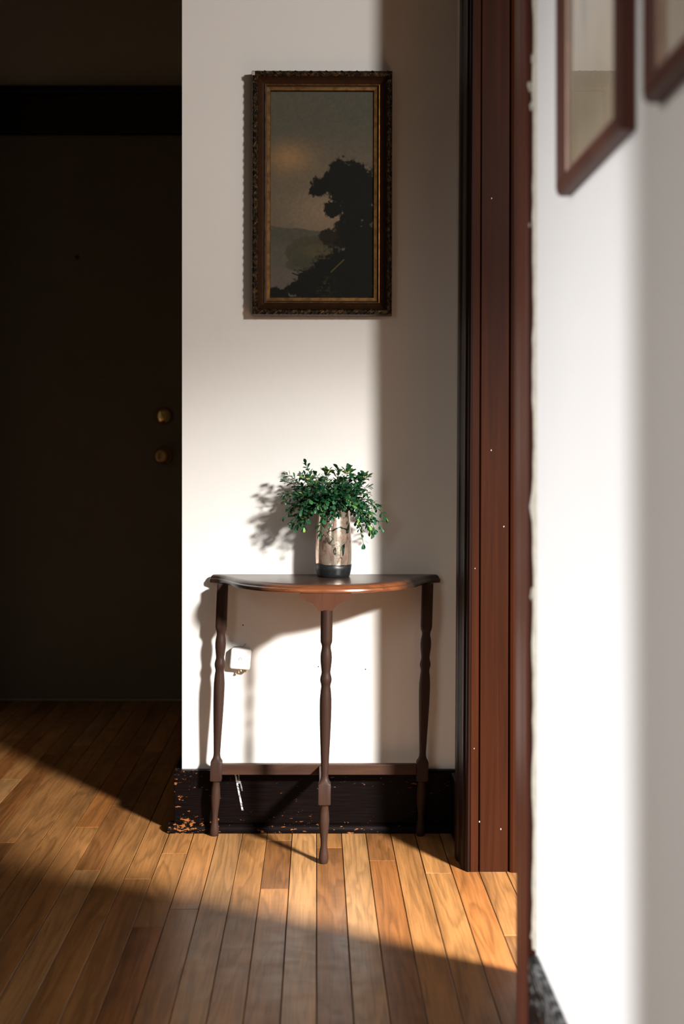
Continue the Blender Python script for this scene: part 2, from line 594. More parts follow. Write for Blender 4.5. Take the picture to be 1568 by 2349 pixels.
# walls
wb = struct(box('wall_back', XC, 2.45, YW, YW + 0.12, 0, ZC, M['wall']), 'off-white plaster wall behind the half-moon table', 'wall')
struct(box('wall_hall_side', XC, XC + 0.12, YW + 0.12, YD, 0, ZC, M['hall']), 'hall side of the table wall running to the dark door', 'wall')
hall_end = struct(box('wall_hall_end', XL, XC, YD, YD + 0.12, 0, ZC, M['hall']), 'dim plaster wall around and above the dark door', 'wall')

for (u, v) in ((838, 1535), (730, 1529), (557, 1434)):
    yq = YW - 0.0006
    lx, lz = (u - PU) / F * yq, H - (v - PV) / F * yq
    me = lathe_mesh('nail_head', [(0.0, 0.0015), (0.0012, 0.0015), (0.0018, 0.0008)], 10)
    o = link('nail_head', me, M['black'], wb)
    o.location = (lx, YW, lz)
    o.rotation_euler = (math.pi / 2, 0, 0)

# left wall with its narrow window
LY0, LY1, LZ0, LZ1 = 1.545, 1.870, 0.55, 2.0
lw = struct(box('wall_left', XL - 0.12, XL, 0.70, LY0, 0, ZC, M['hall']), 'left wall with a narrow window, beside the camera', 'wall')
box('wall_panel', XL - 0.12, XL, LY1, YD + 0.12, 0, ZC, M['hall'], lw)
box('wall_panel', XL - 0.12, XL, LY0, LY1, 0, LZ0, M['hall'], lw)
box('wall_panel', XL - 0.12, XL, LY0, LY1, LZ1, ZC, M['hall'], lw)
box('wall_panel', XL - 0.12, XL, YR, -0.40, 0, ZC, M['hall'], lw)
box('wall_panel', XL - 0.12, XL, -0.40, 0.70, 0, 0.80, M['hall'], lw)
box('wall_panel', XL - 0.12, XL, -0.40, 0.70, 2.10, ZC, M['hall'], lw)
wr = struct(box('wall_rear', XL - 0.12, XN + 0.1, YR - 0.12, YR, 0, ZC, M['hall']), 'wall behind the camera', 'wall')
struct(box('ceiling', XL - 0.12, 2.45, YR - 0.12, YD + 0.12, ZC, ZC + 0.1, M['ceil']), 'plain plaster ceiling', 'ceiling')

# right wall: picture wall, doorway, short return
rn = struct(box('wall_right', XN, XN + 0.10, YR, 1.915, 0, ZC, M['wall_cool']), 'white picture wall on the right with a soft shadow edge', 'wall')
box('wall_panel', XN, XF + 0.12, 1.93, 3.00, 2.12, ZC, M['wall_cool'], rn)
struct(box('wall_right_return', XF, XF + 0.115, 3.02, YW, 0, ZC, M['wall']), 'short right wall between doorway trim and table wall', 'wall')
# side room beyond the doorway
sr = struct(box('wall_side_room', 2.35, 2.45, 0.02, YW, 0, ZC, M['side']), 'far wall of the side room beyond the doorway', 'wall')
box('wall_panel', XN + 0.10, 1.68, -0.08, 0.02, 0, ZC, M['side'], sr)
box('wall_panel', 2.30, 2.45, -0.08, 0.02, 0, ZC, M['side'], sr)
box('wall_panel', 1.68, 2.30, -0.08, 0.02, 0, 0.9, M['side'], sr)
box('wall_panel', 1.68, 2.30, -0.08, 0.02, 2.4, ZC, M['side'], sr)


def window(name, axis, a0, a1, z0, z1, p, label):
    r = struct(empty(name, ((a0 + a1) / 2, p, z0) if axis == 'x' else (p, (a0 + a1) / 2, z0)), label, 'window')
    ox, oy, oz = r.location

    def bar(nm, u0, u1, zz0, zz1):
        if axis == 'x':
            return box(nm, u0 - ox, u1 - ox, -0.02, 0.02, zz0 - oz, zz1 - oz, M['window_wood'], r, 0.002)
        return box(nm, -0.02, 0.02, u0 - oy, u1 - oy, zz0 - oz, zz1 - oz, M['window_wood'], r, 0.002)
    t = 0.02
    bar('window_frame', a0, a0 + t, z0, z1)
    bar('window_frame', a1 - t, a1, z0, z1)
    bar('window_sill', a0 + t, a1 - t, z0, z0 + t)
    bar('window_frame', a0 + t, a1 - t, z1 - t, z1)
    return r


window('window_1', 'x', 1.68, 2.30, 0.9, 2.4, -0.03, 'dark wooden window frame in the side room')
window('window_3', 'y', -0.42, 0.72, 0.80, 2.10, XL - 0.08, 'broad dark wooden window frame in the left wall')
window('window_2', 'y', LY0 - 0.02, LY1 + 0.02, LZ0, LZ1, XL - 0.08, 'narrow dark wooden window frame in the left wall')

# ------------------------------------------------------------------ baseboards
ZB = 0.150


def baseboard(name, x0, x1, y, label, zb=ZB, thick=0.020):
    """board along x on the wall plane y, facing the camera"""
    b = struct(box(name, x0, x1, y - thick, y, 0.0, zb - 0.004, M['base'], None, 0.003), label, 'baseboard')
    box('top_bead', x0 + 0.002, x1, y - thick - 0.001, y, zb - 0.006, zb, M['base'], b, 0.002)
    # rounded shoe strip
    n = 6
    poly = [(y - 0.002, 0.0), (y - thick - 0.016, 0.0)] + [(y - thick - 0.016 * math.cos(i * math.pi / 2 / n), 0.006 + 0.016 * math.sin(i * math.pi / 2 / n)) for i in range(n + 1)] + [(y - 0.002, 0.022)]
    xs0 = x0 - 0.014 if x0 < 0 else x0
    N = len(poly)
    vs = [(xs0, p[0], p[1]) for p in poly] + [(x1, p[0], p[1]) for p in poly]
    fs = [tuple(range(N)), tuple(range(2 * N - 1, N - 1, -1))] + [(i, (i + 1) % N, N + (i + 1) % N, N + i) for i in range(N)]
    me = mesh_py('shoe_strip', vs, fs)
    smooth_by_angle(me, 35)
    link('shoe_strip', me, M['base'], b)
    return b


baseboard('baseboard_back', XC - 0.018, XF - 0.002, YW, 'black chipped baseboard with white scratches behind the table legs')
bs = struct(box('baseboard_hall', XC - 0.018, XC, YW + 0.002, YD - 0.02, 0, ZB, M['base'], None, 0.002), 'dark baseboard on the hall side of the table wall', 'baseboard')
br = struct(box('baseboard_right', XN - 0.013, XN, YR, 1.865, 0, 0.232, M['base'], None, 0.003), 'tall black baseboard under the picture wall', 'baseboard')
box('shoe_strip', XN - 0.026, XN - 0.013, YR, 1.865, 0, 0.03, M['base'], br, 0.006)
b2 = struct(box('baseboard_return', XF - 0.018, XF, 3.105, YW - 0.04, 0, ZB, M['base'], None, 0.003), 'black baseboard between doorway trim and the table wall', 'baseboard')

# ------------------------------------------------------------------ door trim on the far side of the doorway
ZT = 2.14
LEAN = 0.0035
t1 = struct(empty('trim_1', (0, 0, 0)), 'mahogany doorway trim with vertical grooves, right of the table', 'trim')
casing = [(0.3385, 2.986), (0.3340, 2.984), (0.3300, 2.989), (0.3285, 2.996), (0.3240, 2.999), (0.3225, 3.010), (0.3215, 3.060), (0.3180, 3.066), (0.3165, 3.075), (0.3165, 3.098), (0.3190, 3.103), (0.3440, 3.103), (0.3440, 3.0), (0.3385, 3.0)]
prism_z('casing_board', casing, 0, ZT, M['mahog_dark'], t1, 0.0062)
strip = [(0.3395, 2.990), (0.3395, 2.9865), (0.3410, 2.9850), (0.3560, 2.9850), (0.3575, 2.9870), (0.3575, 3.000), (0.3395, 3.000)]
prism_z('edge_strip', strip, 0, ZT, M['mahog'], t1, LEAN)
jamb = [(0.3605, 2.999), (0.3605, 2.9880), (0.3620, 2.9865), (0.4215, 2.9865), (0.4230, 2.9880), (0.4230, 2.999)]
prism_z('jamb_board', jamb, 0, ZT, M['mahog'], t1, LEAN * 0.8)
stop = [(0.4262, 3.002), (0.4262, 2.9840), (0.4280, 2.9820), (0.4330, 2.9800), (0.4620, 2.9800), (0.4620, 3.002)]
prism_z('door_stop', stop, 0, ZT, M['mahog'], t1, LEAN * 0.5)
prism_z('backing_board', [(0.345, 2.9985), (0.474, 2.9985), (0.474, 3.018), (0.345, 3.018)], 0, ZT, M['trim_black'], t1, 0.002)
head = box('head_board', XN - 0.01, XF + 0.13, 1.94, 2.98, ZT - 0.02, ZT + 0.0, M['mahog'], t1, 0.002)

# near side of the doorway: out of focus
t2 = struct(empty('trim_2', (0, 0, 0)), 'worn red-brown doorway trim beside the white picture wall', 'trim')
near = [(0.3045, 1.8760), (0.2945, 1.8760), (0.2925, 1.8785), (0.2915, 1.8830), (0.2915, 1.9050), (0.2905, 1.9080), (0.2905, 1.9640), (0.2925, 1.9680), (0.2990, 1.9690), (0.3045, 1.9640)]
prism_z('casing_board', near, 0, ZT, M['mahog_near'], t2, -0.0008)
prism_z('jamb_board', [(0.300, 1.915), (0.404, 1.915), (0.404, 1.932), (0.300, 1.932)], 0, ZT, M['mahog_near'], t2)
# cream filler bead between casing and plaster, a bit ragged
vs, fs = [], []
rg = random.Random(5)
NZ = 90
for i in range(NZ + 1):
    z = 0.235 + (ZT - 0.235) * i / NZ
    wv = 0.0050 + 0.0006 * math.sin(i * 0.7) + rg.uniform(-0.0008, 0.0008)
    if rg.random() < 0.04:
        wv += 0.003
    vs += [(XN + 0.0005, 1.8755, z), (XN - wv, 1.8752, z), (XN - wv * 0.7, 1.8735, z), (XN + 0.0005, 1.8660, z)]
for i in range(NZ):
    for j in range(3):
        a = i * 4 + j
        fs.append((a, a + 1, a + 5, a + 4))
fil = mesh_py('filler_bead', vs, fs, True)
link('filler_bead', fil, M['chip'], t2)
# flaked spots on the near casing
for (z, dy, s, dx) in ((1.432, 0.0, 0.008, 0.0), (1.405, 0.001, 0.006, 0.002), (1.470, 0.0, 0.007, 0.004), (0.728, 0.0, 0.008, 0.003), (0.260, 0.0, 0.014, 0.006), (0.30, 0.0, 0.010, 0.008), (1.24, 0, 0.003, 0.0)):
    bm = bmesh.new()
    bmesh.ops.create_icosphere(bm, subdivisions=2, radius=1.0)
    for v in bm.verts:
        q = 1 + 0.35 * math.sin(5 * v.co.x + 9 * v.co.z + z * 40)
        v.co = Vector((0.2960 + dx + v.co.x * s * 0.32 * q, 1.8758 + v.co.y * 0.0006, z + v.co.z * s * q))
    me = bpy.data.meshes.new('paint_chip')
    bm.to_mesh(me); bm.free()
    link('paint_chip', me, M['chip'], t2)

# tiny pale nicks on the far trim
for i, (u, v) in enumerate(((1089, 1304), (1087, 1717), (1099, 1885), (1127, 455), (1155, 1208), (1126, 1033), (1148, 1902))):
    yq = 2.9855 if u < 1100 else 2.9865
    x, z = (u - PU) / F * yq, H - (v - PV) / F * yq
    bm = bmesh.new()
    bmesh.ops.create_icosphere(bm, subdivisions=1, radius=1.0)
    for vv in bm.verts:
        vv.co = Vector((x + vv.co.x * 0.0013, yq + vv.co.y * 0.0008, z + vv.co.z * 0.0022))
    me = bpy.data.meshes.new('nick')
    bm.to_mesh(me); bm.free()
    link('nick', me, M['chip'], t1)

# ------------------------------------------------------------------ the dark door
dr = struct(empty('door_1', (-0.96, YD, 0)), 'dark flush entry door with brass knob and deadbolt', 'door')


def dl(x0, x1, y0, y1, z0, z1, name, mat, par, bevel=0.0):
    return box(name, x0 + 0.96, x1 + 0.96, y0 - YD, y1 - YD, z0, z1, mat, par, bevel)


slab = dl(-1.245, -0.475, YD - 0.022, YD - 0.002, 0.012, 2.118, 'door_slab', M['door'], dr, 0.003)
hx = struct(empty('trim_3', (-0.8, YD, 2.12)), 'wide black head trim above the dark door', 'trim')
box('head_casing', -0.44, 0.465, -0.034, -0.001, 0.002, 0.150, M['trim_black'], hx, 0.003)
box('cap_moulding', -0.445, 0.468, -0.050, -0.001, 0.150, 0.178, M['trim_black'], hx, 0.006)
box('side_casing', 0.335, 0.465, -0.030, -0.001, -2.12, 0.0, M['trim_black'], hx, 0.003)

KX = (376 - PU) / F * YD
KZ = H - (1046 - PV) / F * YD
DZ = H - (955 - PV) / F * YD


def lathe_part(name, prof, mat, parent, loc, axis_rot, seg=32):
    me = lathe_mesh(name, prof, seg)
    o = link(name, me, mat, parent)
    o.location = loc
    o.rotation_euler = axis_rot
    return o


RX = (math.pi / 2, 0, 0)     # lathe axis z -> -y (towards the camera)
kb = lathe_part('door_knob', [(0.0, 0.014), (0.022, 0.012), (0.030, 0.016), (0.036, 0.023), (0.045, 0.0275), (0.055, 0.0285), (0.063, 0.026), (0.067, 0.020), (0.066, 0.012), (0.0655, 0.004)], M['brass_old'], dr, (KX + 0.96, -0.022, KZ), RX)
lathe_part('rosette', [(0.0, 0.0345), (0.003, 0.0345), (0.006, 0.031), (0.009, 0.018)], M['brass_old'], kb, (0, 0, 0), (0, 0, 0))
lathe_part('turn_button', [(0.0655, 0.0035), (0.071, 0.0035), (0.072, 0.002)], M['brass'], kb, (0, 0, 0), (0, 0, 0), 12)
db = lathe_part('deadbolt', [(0.0, 0.0345), (0.004, 0.0342), (0.010, 0.0318), (0.017, 0.0262), (0.0225, 0.0180), (0.0252, 0.0090), (0.0258, 0.003)], M['brass'], dr, (KX + 0.96, -0.022, DZ), RX)
me = box_mesh('thumb_turn', -0.004, 0.004, -0.013, 0.013, 0.023, 0.038, 0.003)
tt = link('thumb_turn', me, M['brass'], db)
tt.rotation_euler = (0, 0, 0.4)
PX, PZ = (179 - PU) / F * YD, H - (592 - PV) / F * YD
lathe_part('peephole', [(0.0, 0.0085), (0.003, 0.0085), (0.004, 0.005), (0.003, 0.002)], M['black'], dr, (PX + 0.96, -0.022, PZ), RX, 16)

# ------------------------------------------------------------------ half-moon table
TX = 0.0210                 # centre of the top
TB = 3.316                  # back edge
ZTOP = 0.629
table = tag(empty('console_table', (TX, 3.18, 0)), 'dark walnut half-moon console table with three turned legs', 'table')


def rel(p):
    return (p[0] - TX, p[1] - 3.18, p[2])


half = [(0.276, 3.316), (0.2815, 3.309), (0.2825, 3.3035), (0.279, 3.2985), (0.270, 3.2935), (0.2585, 3.286), (0.247, 3.269), (0.2385, 3.249), (0.2285, 3.222), (0.216, 3.187), (0.199, 3.151), (0.172, 3.113), (0.138, 3.081), (0.098, 3.056), (0.052, 3.041), (0.0, 3.036)]
hs = resample(half, 4)
outline = [(-x, y) for x, y in hs] + [(x, y) for x, y in reversed(hs[:-1])]
# normals
no = []
for i in range(len(outline)):
    a = np.array(outline[max(0, i - 1)]); b = np.array(outline[min(len(outline) - 1, i + 1)])
    t = b - a
    t /= np.linalg.norm(t) + 1e-9
    no.append((t[1], -t[0]))
# inward = towards centre
vs, fs = [], []
layers = [(0.006, 0.6095), (0.0015, 0.6105), (0.0, 0.6140), (0.0012, 0.6180), (0.0050, 0.6200), (0.0075, 0.6205), (0.0090, 0.6225), (0.0150, 0.6262), (0.0230, 0.6283), (0.0310, 0.6290)]
NO = len(outline)
cy = 3.19
for ins, z in layers:
    for (x, y), nv in zip(outline, no):
        # reduce the inset near the narrow ears
        k = 0.40 + 0.60 * min(1.0, max(0.0, (0.255 - abs(x)) / 0.08)) if abs(x) < 0.255 else 0.40
        n2 = np.array(nv)
        if np.dot(n2, np.array((0 - x, cy - y))) < 0:
            n2 = -n2
        if y > 3.305:
            n2 = np.array((-math.copysign(1, x), 0.0))
        px, py = x + n2[0] * ins * k, y + n2[1] * ins * k
        vs.append((px, min(py, TB) - 3.18, z))
for j in range(len(layers) - 1):
    for i in range(NO - 1):
        a = j * NO + i
        fs.append((a, a + 1, a + 1 + NO, a + NO))
    fs.append((j * NO + NO - 1, j * NO, (j + 1) * NO, (j + 1) * NO + NO - 1))
fs.append(tuple(range(NO - 1, -1, -1)))
fs.append(tuple(range((len(layers) - 1) * NO, len(layers) * NO)))
me = mesh_py('table_top', vs, fs)
smooth_by_angle(me, 38)
link('table_top', me, M['top'], table)

leg_prof = [(0.000, 0.0085), (0.003, 0.0098), (0.012, 0.0112), (0.024, 0.0100), (0.040, 0.0073), (0.055, 0.0078), (0.078, 0.0104), (0.096, 0.0118), (0.114, 0.0108), (0.128, 0.0090),
            (0.1310, 0.0100, 2.2), (0.1345, 0.0138, 9), (0.1365, 0.0142, 14), (0.1790, 0.0142, 14), (0.1830, 0.0125, 6), (0.1880, 0.0100, 2.6), (0.1930, 0.0086),
            (0.200, 0.0081), (0.240, 0.0096), (0.281, 0.0114), (0.320, 0.0128), (0.350, 0.0134), (0.370, 0.0132), (0.388, 0.0118), (0.399, 0.0104), (0.404, 0.0110), (0.410, 0.0126), (0.415, 0.0131), (0.420, 0.0124), (0.427, 0.0106), (0.432, 0.0100), (0.442, 0.0112), (0.455, 0.0127), (0.465, 0.0130), (0.475, 0.0122), (0.484, 0.0104), (0.490, 0.0101), (0.495, 0.0114), (0.499, 0.0131), (0.504, 0.0134)]


def leg(xf, yf, xt, ztop, n_top=2.0):
    prof = leg_prof + [(ztop, 0.0134, n_top)]
    if n_top > 2:
        prof = leg_prof[:-1] + [(0.506, 0.0136, n_top), (ztop, 0.0136, n_top)]
    me = lathe_mesh('leg', prof, 32)
    smooth_by_angle(me, 34)
    ln = (xt - xf) / 0.60
    me.transform(Matrix(((1, 0, ln, 0), (0, 1, 0, 0), (0, 0, 1, 0), (0, 0, 0, 1))))
    o = link('leg', me, M['leg'], table)
    o.location = rel((xf, yf, 0))
    return o


YL = 3.271
leg(-0.2470, YL, -0.2270, 0.6100, 5.0)
leg(0.2515, YL, 0.2690, 0.6100, 5.0)
YFt = 3.050
leg(0.0165, YFt, 0.0240, 0.5720)
# bracket under the front of the top
bp = [(0.0575, 0.6098), (0.0575, 0.6040), (0.0560, 0.5995), (0.0520, 0.5962), (0.0440, 0.5930), (0.0370, 0.5905), (0.0310, 0.5872), (0.0240, 0.5815), (0.0190, 0.5755), (0.0172, 0.5725), (0.0165, 0.5705)]
pts = [(-x, z) for x, z in bp] + [(x, z) for x, z in reversed(bp)]
n = len(pts)
vs = [(x + 0.0208 - TX, 3.0390 - 3.18, z) for x, z in pts] + [(x + 0.0208 - TX, 3.0610 - 3.18, z) for x, z in pts]
fs = [tuple(range(n)), tuple(range(2 * n - 1, n - 1, -1))] + [(i, (i + 1) % n, n + (i + 1) % n, n + i) for i in range(n)]
link('bracket', mesh_py('bracket', vs, fs), M['bracket'], table)
# stretchers
o = box('stretcher', -0.231, 0.242, -0.0115, 0.0075, 0.1490, 0.1740, M['stretcher'], table, 0.0015)
o.location = rel((0.0, YL + 0.002, 0))
o = box('stretcher', -0.0075, 0.0075, YFt + 0.013, YL - 0.0095, 0.1480, 0.1715, M['stretcher'], table, 0.0012)
o.location = rel((0.0145, 0, 0))

# ------------------------------------------------------------------ vase
VX, VY = 0.0415, 3.250
vase = tag(empty('vase', (VX, VY, ZTOP)), 'copper mercury-glass vase with charcoal base on the half-moon table', 'vase')
vp = [(0.0300, 0.0436), (0.0400, 0.0443), (0.060, 0.0446), (0.080, 0.0440), (0.100, 0.0428), (0.125, 0.0405), (0.145, 0.0386), (0.156, 0.0379), (0.160, 0.0377), (0.1610, 0.0368), (0.1600, 0.0356), (0.140, 0.0362), (0.080, 0.0415), (0.030, 0.0410), (0.0295, 0.002)]
me = lathe_mesh('vase_body', resample(vp[:9], 3) + vp[9:], 48, cap_bottom=False)
link('vase_body', me, M['mercury'], vase)
me = lathe_mesh('base_band', [(0.0, 0.0365), (0.0015, 0.0385), (0.008, 0.0405), (0.018, 0.0425), (0.0310, 0.0440), (0.0316, 0.0430), (0.0300, 0.0400)], 48)
# wavy upper edge of the dark band
for v in me.vertices:
    if v.co.z > 0.0295:
        a = math.atan2(v.co.y, v.co.x)
        v.co.z += 0.0022 * math.sin(a * 2 + 0.6) + 0.0010 * math.sin(a * 7)
link('base_band', me, M['vase_base'], vase)

# ------------------------------------------------------------------ plant
plant = tag(empty('potted_greenery', (VX, VY, ZTOP + 0.12)), 'bushy green boxwood sprigs with small yellow buds in the vase', 'plant')
PO = Vector(plant.location)


def leaf_verts(Lg, Wd, fold=0.25, curl=0.18):
    pr = [(0.0, 0.05), (0.25, 0.40), (0.55, 0.92), (0.78, 1.0), (0.92, 0.66), (1.0, 0.0)]
    vs, fs = [], []
    for t, wv in pr:
        z = -curl * Lg * t * t
        if wv == 0.0:
            vs.append((0, Lg * t, z)); continue
        hw = wv * Wd / 2
        vs += [(-hw, Lg * t, z + hw * fold), (0, Lg * t, z), (hw, Lg * t, z + hw * fold)]
    for i in range(4):
        a = i * 3
        fs += [(a, a + 1, a + 4, a + 3), (a + 1, a + 2, a + 5, a + 4)]
    fs += [(12, 13, 15), (13, 14, 15)]
    return vs, fs


leaf_meshes = []
for i, (lg, wd, fo, cu) in enumerate(((0.0125, 0.0062, 0.30, 0.22), (0.0145, 0.0070, 0.22, 0.12), (0.0105, 0.0056, 0.35, 0.28), (0.0135, 0.0078, 0.18, 0.30))):
    vs, fs = leaf_verts(lg, wd, fo, cu)
    me = bpy.data.meshes.new('leaf')
    me.from_pydata(vs, [], fs)
    me.polygons.foreach_set('use_smooth', [True] * len(me.polygons))
    me.materials.append(M['leaf'])
    leaf_meshes.append((me, vs, fs))


def tube(pts, r0, r1, seg=5):
    vs, fs = [], []
    for i, p in enumerate(pts):
        a = pts[max(0, i - 1)]; b = pts[min(len(pts) - 1, i + 1)]
        t = (b - a).normalized()
        u = t.orthogonal().normalized(); w_ = t.cross(u)
        r = r0 + (r1 - r0) * i / (len(pts) - 1)
        for k in range(seg):
            q = 2 * math.pi * k / seg
            vs.append(p + u * r * math.cos(q) + w_ * r * math.sin(q))
    for i in range(len(pts) - 1):
        for k in range(seg):
            a, b = i * seg + k, i * seg + (k + 1) % seg
            fs.append((a, b, b + seg, a + seg))
    fs += [tuple(range(seg)), tuple(range((len(pts) - 1) * seg, len(pts) * seg))]
    return vs, fs


def wp(u, v, Y):
    return Vector(((u - PU) / F * Y, Y, H - (v - PV) / F * Y))


# sprig tips: (u, v, depth Y, arch)
tips = [(701, 1067, 3.24, .02), (657, 1088, 3.24, .03), (655, 1104, 3.22, .03), (647, 1134, 3.24, .045), (654, 1149, 3.20, .05), (652, 1186, 3.21, .075), (662, 1166, 3.24, .06), (681, 1204, 3.19, .075), (697, 1210, 3.18, .075), (733, 1222, 3.185, .065),
        (676, 1110, 3.28, .02), (690, 1090, 3.28, .015), (722, 1090, 3.20, .01), (748, 1088, 3.22, .01), (775, 1082, 3.26, .01), (798, 1078, 3.22, .01), (822, 1095, 3.20, .02), (837, 1097, 3.25, .025), (840, 1132, 3.24, .035), (815, 1120, 3.17, .03),
        (843, 1118, 3.29, .03), (862, 1157, 3.24, .05), (884, 1187, 3.25, .075), (873, 1212, 3.24, .085), (852, 1222, 3.22, .085), (833, 1246, 3.22, .085), (858, 1190, 3.21, .07), (842, 1205, 3.20, .07), (826, 1182, 3.19, .06),
        (704, 1150, 3.16, .05), (722, 1168, 3.15, .055), (690, 1172, 3.16, .06), (743, 1160, 3.14, .05), (762, 1172, 3.15, .055), (785, 1165, 3.16, .05), (708, 1128, 3.15, .035), (735, 1128, 3.14, .03), (765, 1125, 3.15, .03), (795, 1135, 3.15, .035), (740, 1190, 3.165, .06), (755, 1200, 3.185, .065), (805, 1158, 3.17, .045), (680, 1140, 3.17, .045), (780, 1105, 3.19, .02), (725, 1110, 3.19, .02), (800, 1108, 3.27, .02), (745, 1105, 3.29, .015), (765, 1150, 3.18, .04), (780, 1140, 3.19, .04), (795, 1150, 3.18, .04), (755, 1135, 3.18, .035), (740, 1145, 3.17, .04), (770, 1115, 3.22, .02)]
rl = random.Random(21)
rt = random.Random(8)
for _ in range(34):
    a, q = rt.uniform(0, 2 * math.pi), math.sqrt(rt.random())
    uu, vv = 748 + 82 * q * math.cos(a), 1138 + 46 * q * math.sin(a)
    tips.append((uu, vv, rt.uniform(3.16, 3.25), 0.02 + 0.0004 * max(0, vv - 1100)))
for _ in range(20):
    tips.append((rt.uniform(675, 832), rt.uniform(1088, 1125), rt.uniform(3.19, 3.28), 0.015))
for _ in range(7):
    tips.append((rt.uniform(655, 700), rt.uniform(1150, 1205), rt.uniform(3.18, 3.23), 0.065))
for _ in range(6):
    tips.append((rt.uniform(825, 872), rt.uniform(1165, 1225), rt.uniform(3.20, 3.25), 0.075))
leaves = []        # (matrix, mesh index, sprig)
for (u, v, Y, arch) in tips:
    tip = wp(u, v, Y)
    bx_ = max(-0.022, min(0.022, (tip.x - VX) * 0.35))
    base = Vector((VX + bx_, VY + max(-0.02, min(0.02, (tip.y - VY) * 0.5)), ZTOP + 0.125))
    d = tip - base
    ctrl = base + d * 0.45 + Vector((0, 0, arch + 0.012))
    mid1 = Vector((VX + bx_ * 1.3, base.y, ZTOP + 0.160))
    pts = []
    for i in range(13):
        t = i / 12
        p = base * (1 - t) ** 3 + mid1 * 3 * t * (1 - t) ** 2 + ctrl * 3 * t * t * (1 - t) + tip * t ** 3
        p.y = min(p.y, YW - 0.012)
        pts.append(p)
    vs, fs = tube([p - PO for p in pts], 0.0011, 0.0006)
    sp = link('sprig', mesh_py('sprig', vs, fs, True), M['stem'], plant)
    length = sum((pts[i + 1] - pts[i]).length for i in range(12))
    nn = max(6, int(length / 0.0078))
    tw = rl.uniform(0, 3.1)
    for j in range(nn):
        t = 0.26 + 0.74 * (j + 0.5) / nn
        f = t * 12
        i = min(11, int(f))
        p = pts[i].lerp(pts[i + 1], f - i)
        tg = (pts[i + 1] - pts[i]).normalized()
        side = tg.orthogonal().normalized()
        side = Quaternion(tg, tw + j * math.pi / 2 + rl.uniform(-0.3, 0.3)) @ side
        for s in (1, -1):
            if rl.random() < 0.07:
                continue
            dirv = (side * s + tg * rl.uniform(0.55, 1.1) + Vector((0, 0, 0.15))).normalized()
            leaves.append((p, dirv, sp, t))
    for s in range(3):
        tg = (pts[12] - pts[10]).normalized()
        side = Quaternion(tg, tw + s * 2.1) @ tg.orthogonal().normalized()
        leaves.append((pts[12], (tg + side * 0.45).normalized(), sp, 1.0))


def leaf_matrix(p, d, s, roll):
    up = Vector((0, 0, 1))
    x = d.cross(up)
    if x.length < 1e-3:
        x = Vector((1, 0, 0))
    x.normalize()
    z = x.cross(d).normalized()
    R = Matrix((x, d, z)).transposed()
    R = (Quaternion(d, roll).to_matrix() @ R)
    return Matrix.Translation(p) @ R.to_4x4() @ Matrix.Scale(s, 4)


data = []
for (p, d, sp, t) in leaves:
    if p.y + d.y * 0.014 > YW - 0.004:
        d = Vector((d.x, -abs(d.y), d.z)).normalized()
    # keep leaves out of the glass
    rr = math.hypot(p.x - VX, p.y - VY)
    if p.z < ZTOP + 0.166 and rr < 0.046:
        continue
    data.append((leaf_matrix(p, d, rl.uniform(0.85, 1.3), rl.uniform(-0.7, 0.7)), rl.randrange(4), sp, p.y - 0.02 * t))
data.sort(key=lambda q: q[3])
single, rest = data[:300], data[300:]
for (mx, k, sp, _) in single:
    o = bpy.data.objects.new('leaf', leaf_meshes[k][0])
    C.objects.link(o)
    o.parent = sp
    o.matrix_local = Matrix.Translation(-PO) @ mx
vs, fs, tint = [], [], []
for (mx, k, sp, _) in rest:
    b0 = len(vs)
    _, lv, lf = leaf_meshes[k]
    tv = rl.random()
    for q in lv:
        vs.append(mx @ Vector(q) - PO)
        tint.append(tv)
    fs += [tuple(b0 + i for i in f) for f in lf]
me = bpy.data.meshes.new('foliage')
me.from_pydata([tuple(q) for q in vs], [], fs)
at = me.attributes.new('tint', 'FLOAT', 'POINT')
at.data.foreach_set('value', tint)
me.polygons.foreach_set('use_smooth', [True] * len(me.polygons))
fo = link('foliage', me, M['leaf'], plant)
fo['kind'] = 'stuff'

# bud clusters: rosettes of larger yellow-green leaves round cream beads
vs, fs = leaf_verts(0.020, 0.0105, 0.35, 0.15)
me_big = bpy.data.meshes.new('broad_leaf')
me_big.from_pydata(vs, [], fs)
me_big.polygons.foreach_set('use_smooth', [True] * len(me_big.polygons))
me_big.materials.append(M['leaf_light'])
me_dk = me_big.copy(); me_dk.name = 'broad_leaf_dark'; me_dk.materials.clear(); me_dk.materials.append(M['leaf'])
bm = bmesh.new(); bmesh.ops.create_icosphere(bm, subdivisions=1, radius=0.0021)
me_bud = bpy.data.meshes.new('bud'); bm.to_mesh(me_bud); bm.free(); me_bud.materials.append(M['bud'])
for (u, v, Y) in ((750, 1084, 3.19), (797, 1086, 3.18), (706, 1102, 3.175), (835, 1098, 3.21)):
    c = wp(u, v, Y)
    cl = empty('bud_cluster', c - PO)
    cl.parent = plant
    for k in range(7 if u not in (706,) else 5):
        a = k * 2.4 + u
        d = Vector((math.cos(a), -0.35 + 0.6 * math.sin(a), 0.45 + 0.75 * abs(math.sin(a * 1.7)))).normalized()
        o = bpy.data.objects.new('broad_leaf', me_big if k % 2 == 0 else me_dk)
        C.objects.link(o); o.parent = cl
        o.matrix_local = leaf_matrix(d * 0.003 + Vector((0, 0, -0.004)), d, rl.uniform(0.9, 1.25), rl.uniform(-0.4, 0.4))
    for k in range(11):
        a = k * 2.4
        o = bpy.data.objects.new('bud', me_bud)
        C.objects.link(o); o.parent = cl
        o.location = (0.0012 * math.sqrt(k) * 1.5 * math.cos(a), -0.004 + 0.0012 * math.sqrt(k) * math.sin(a), 0.003 + rl.uniform(0, 0.003) + 0.0008 * math.sin(a))
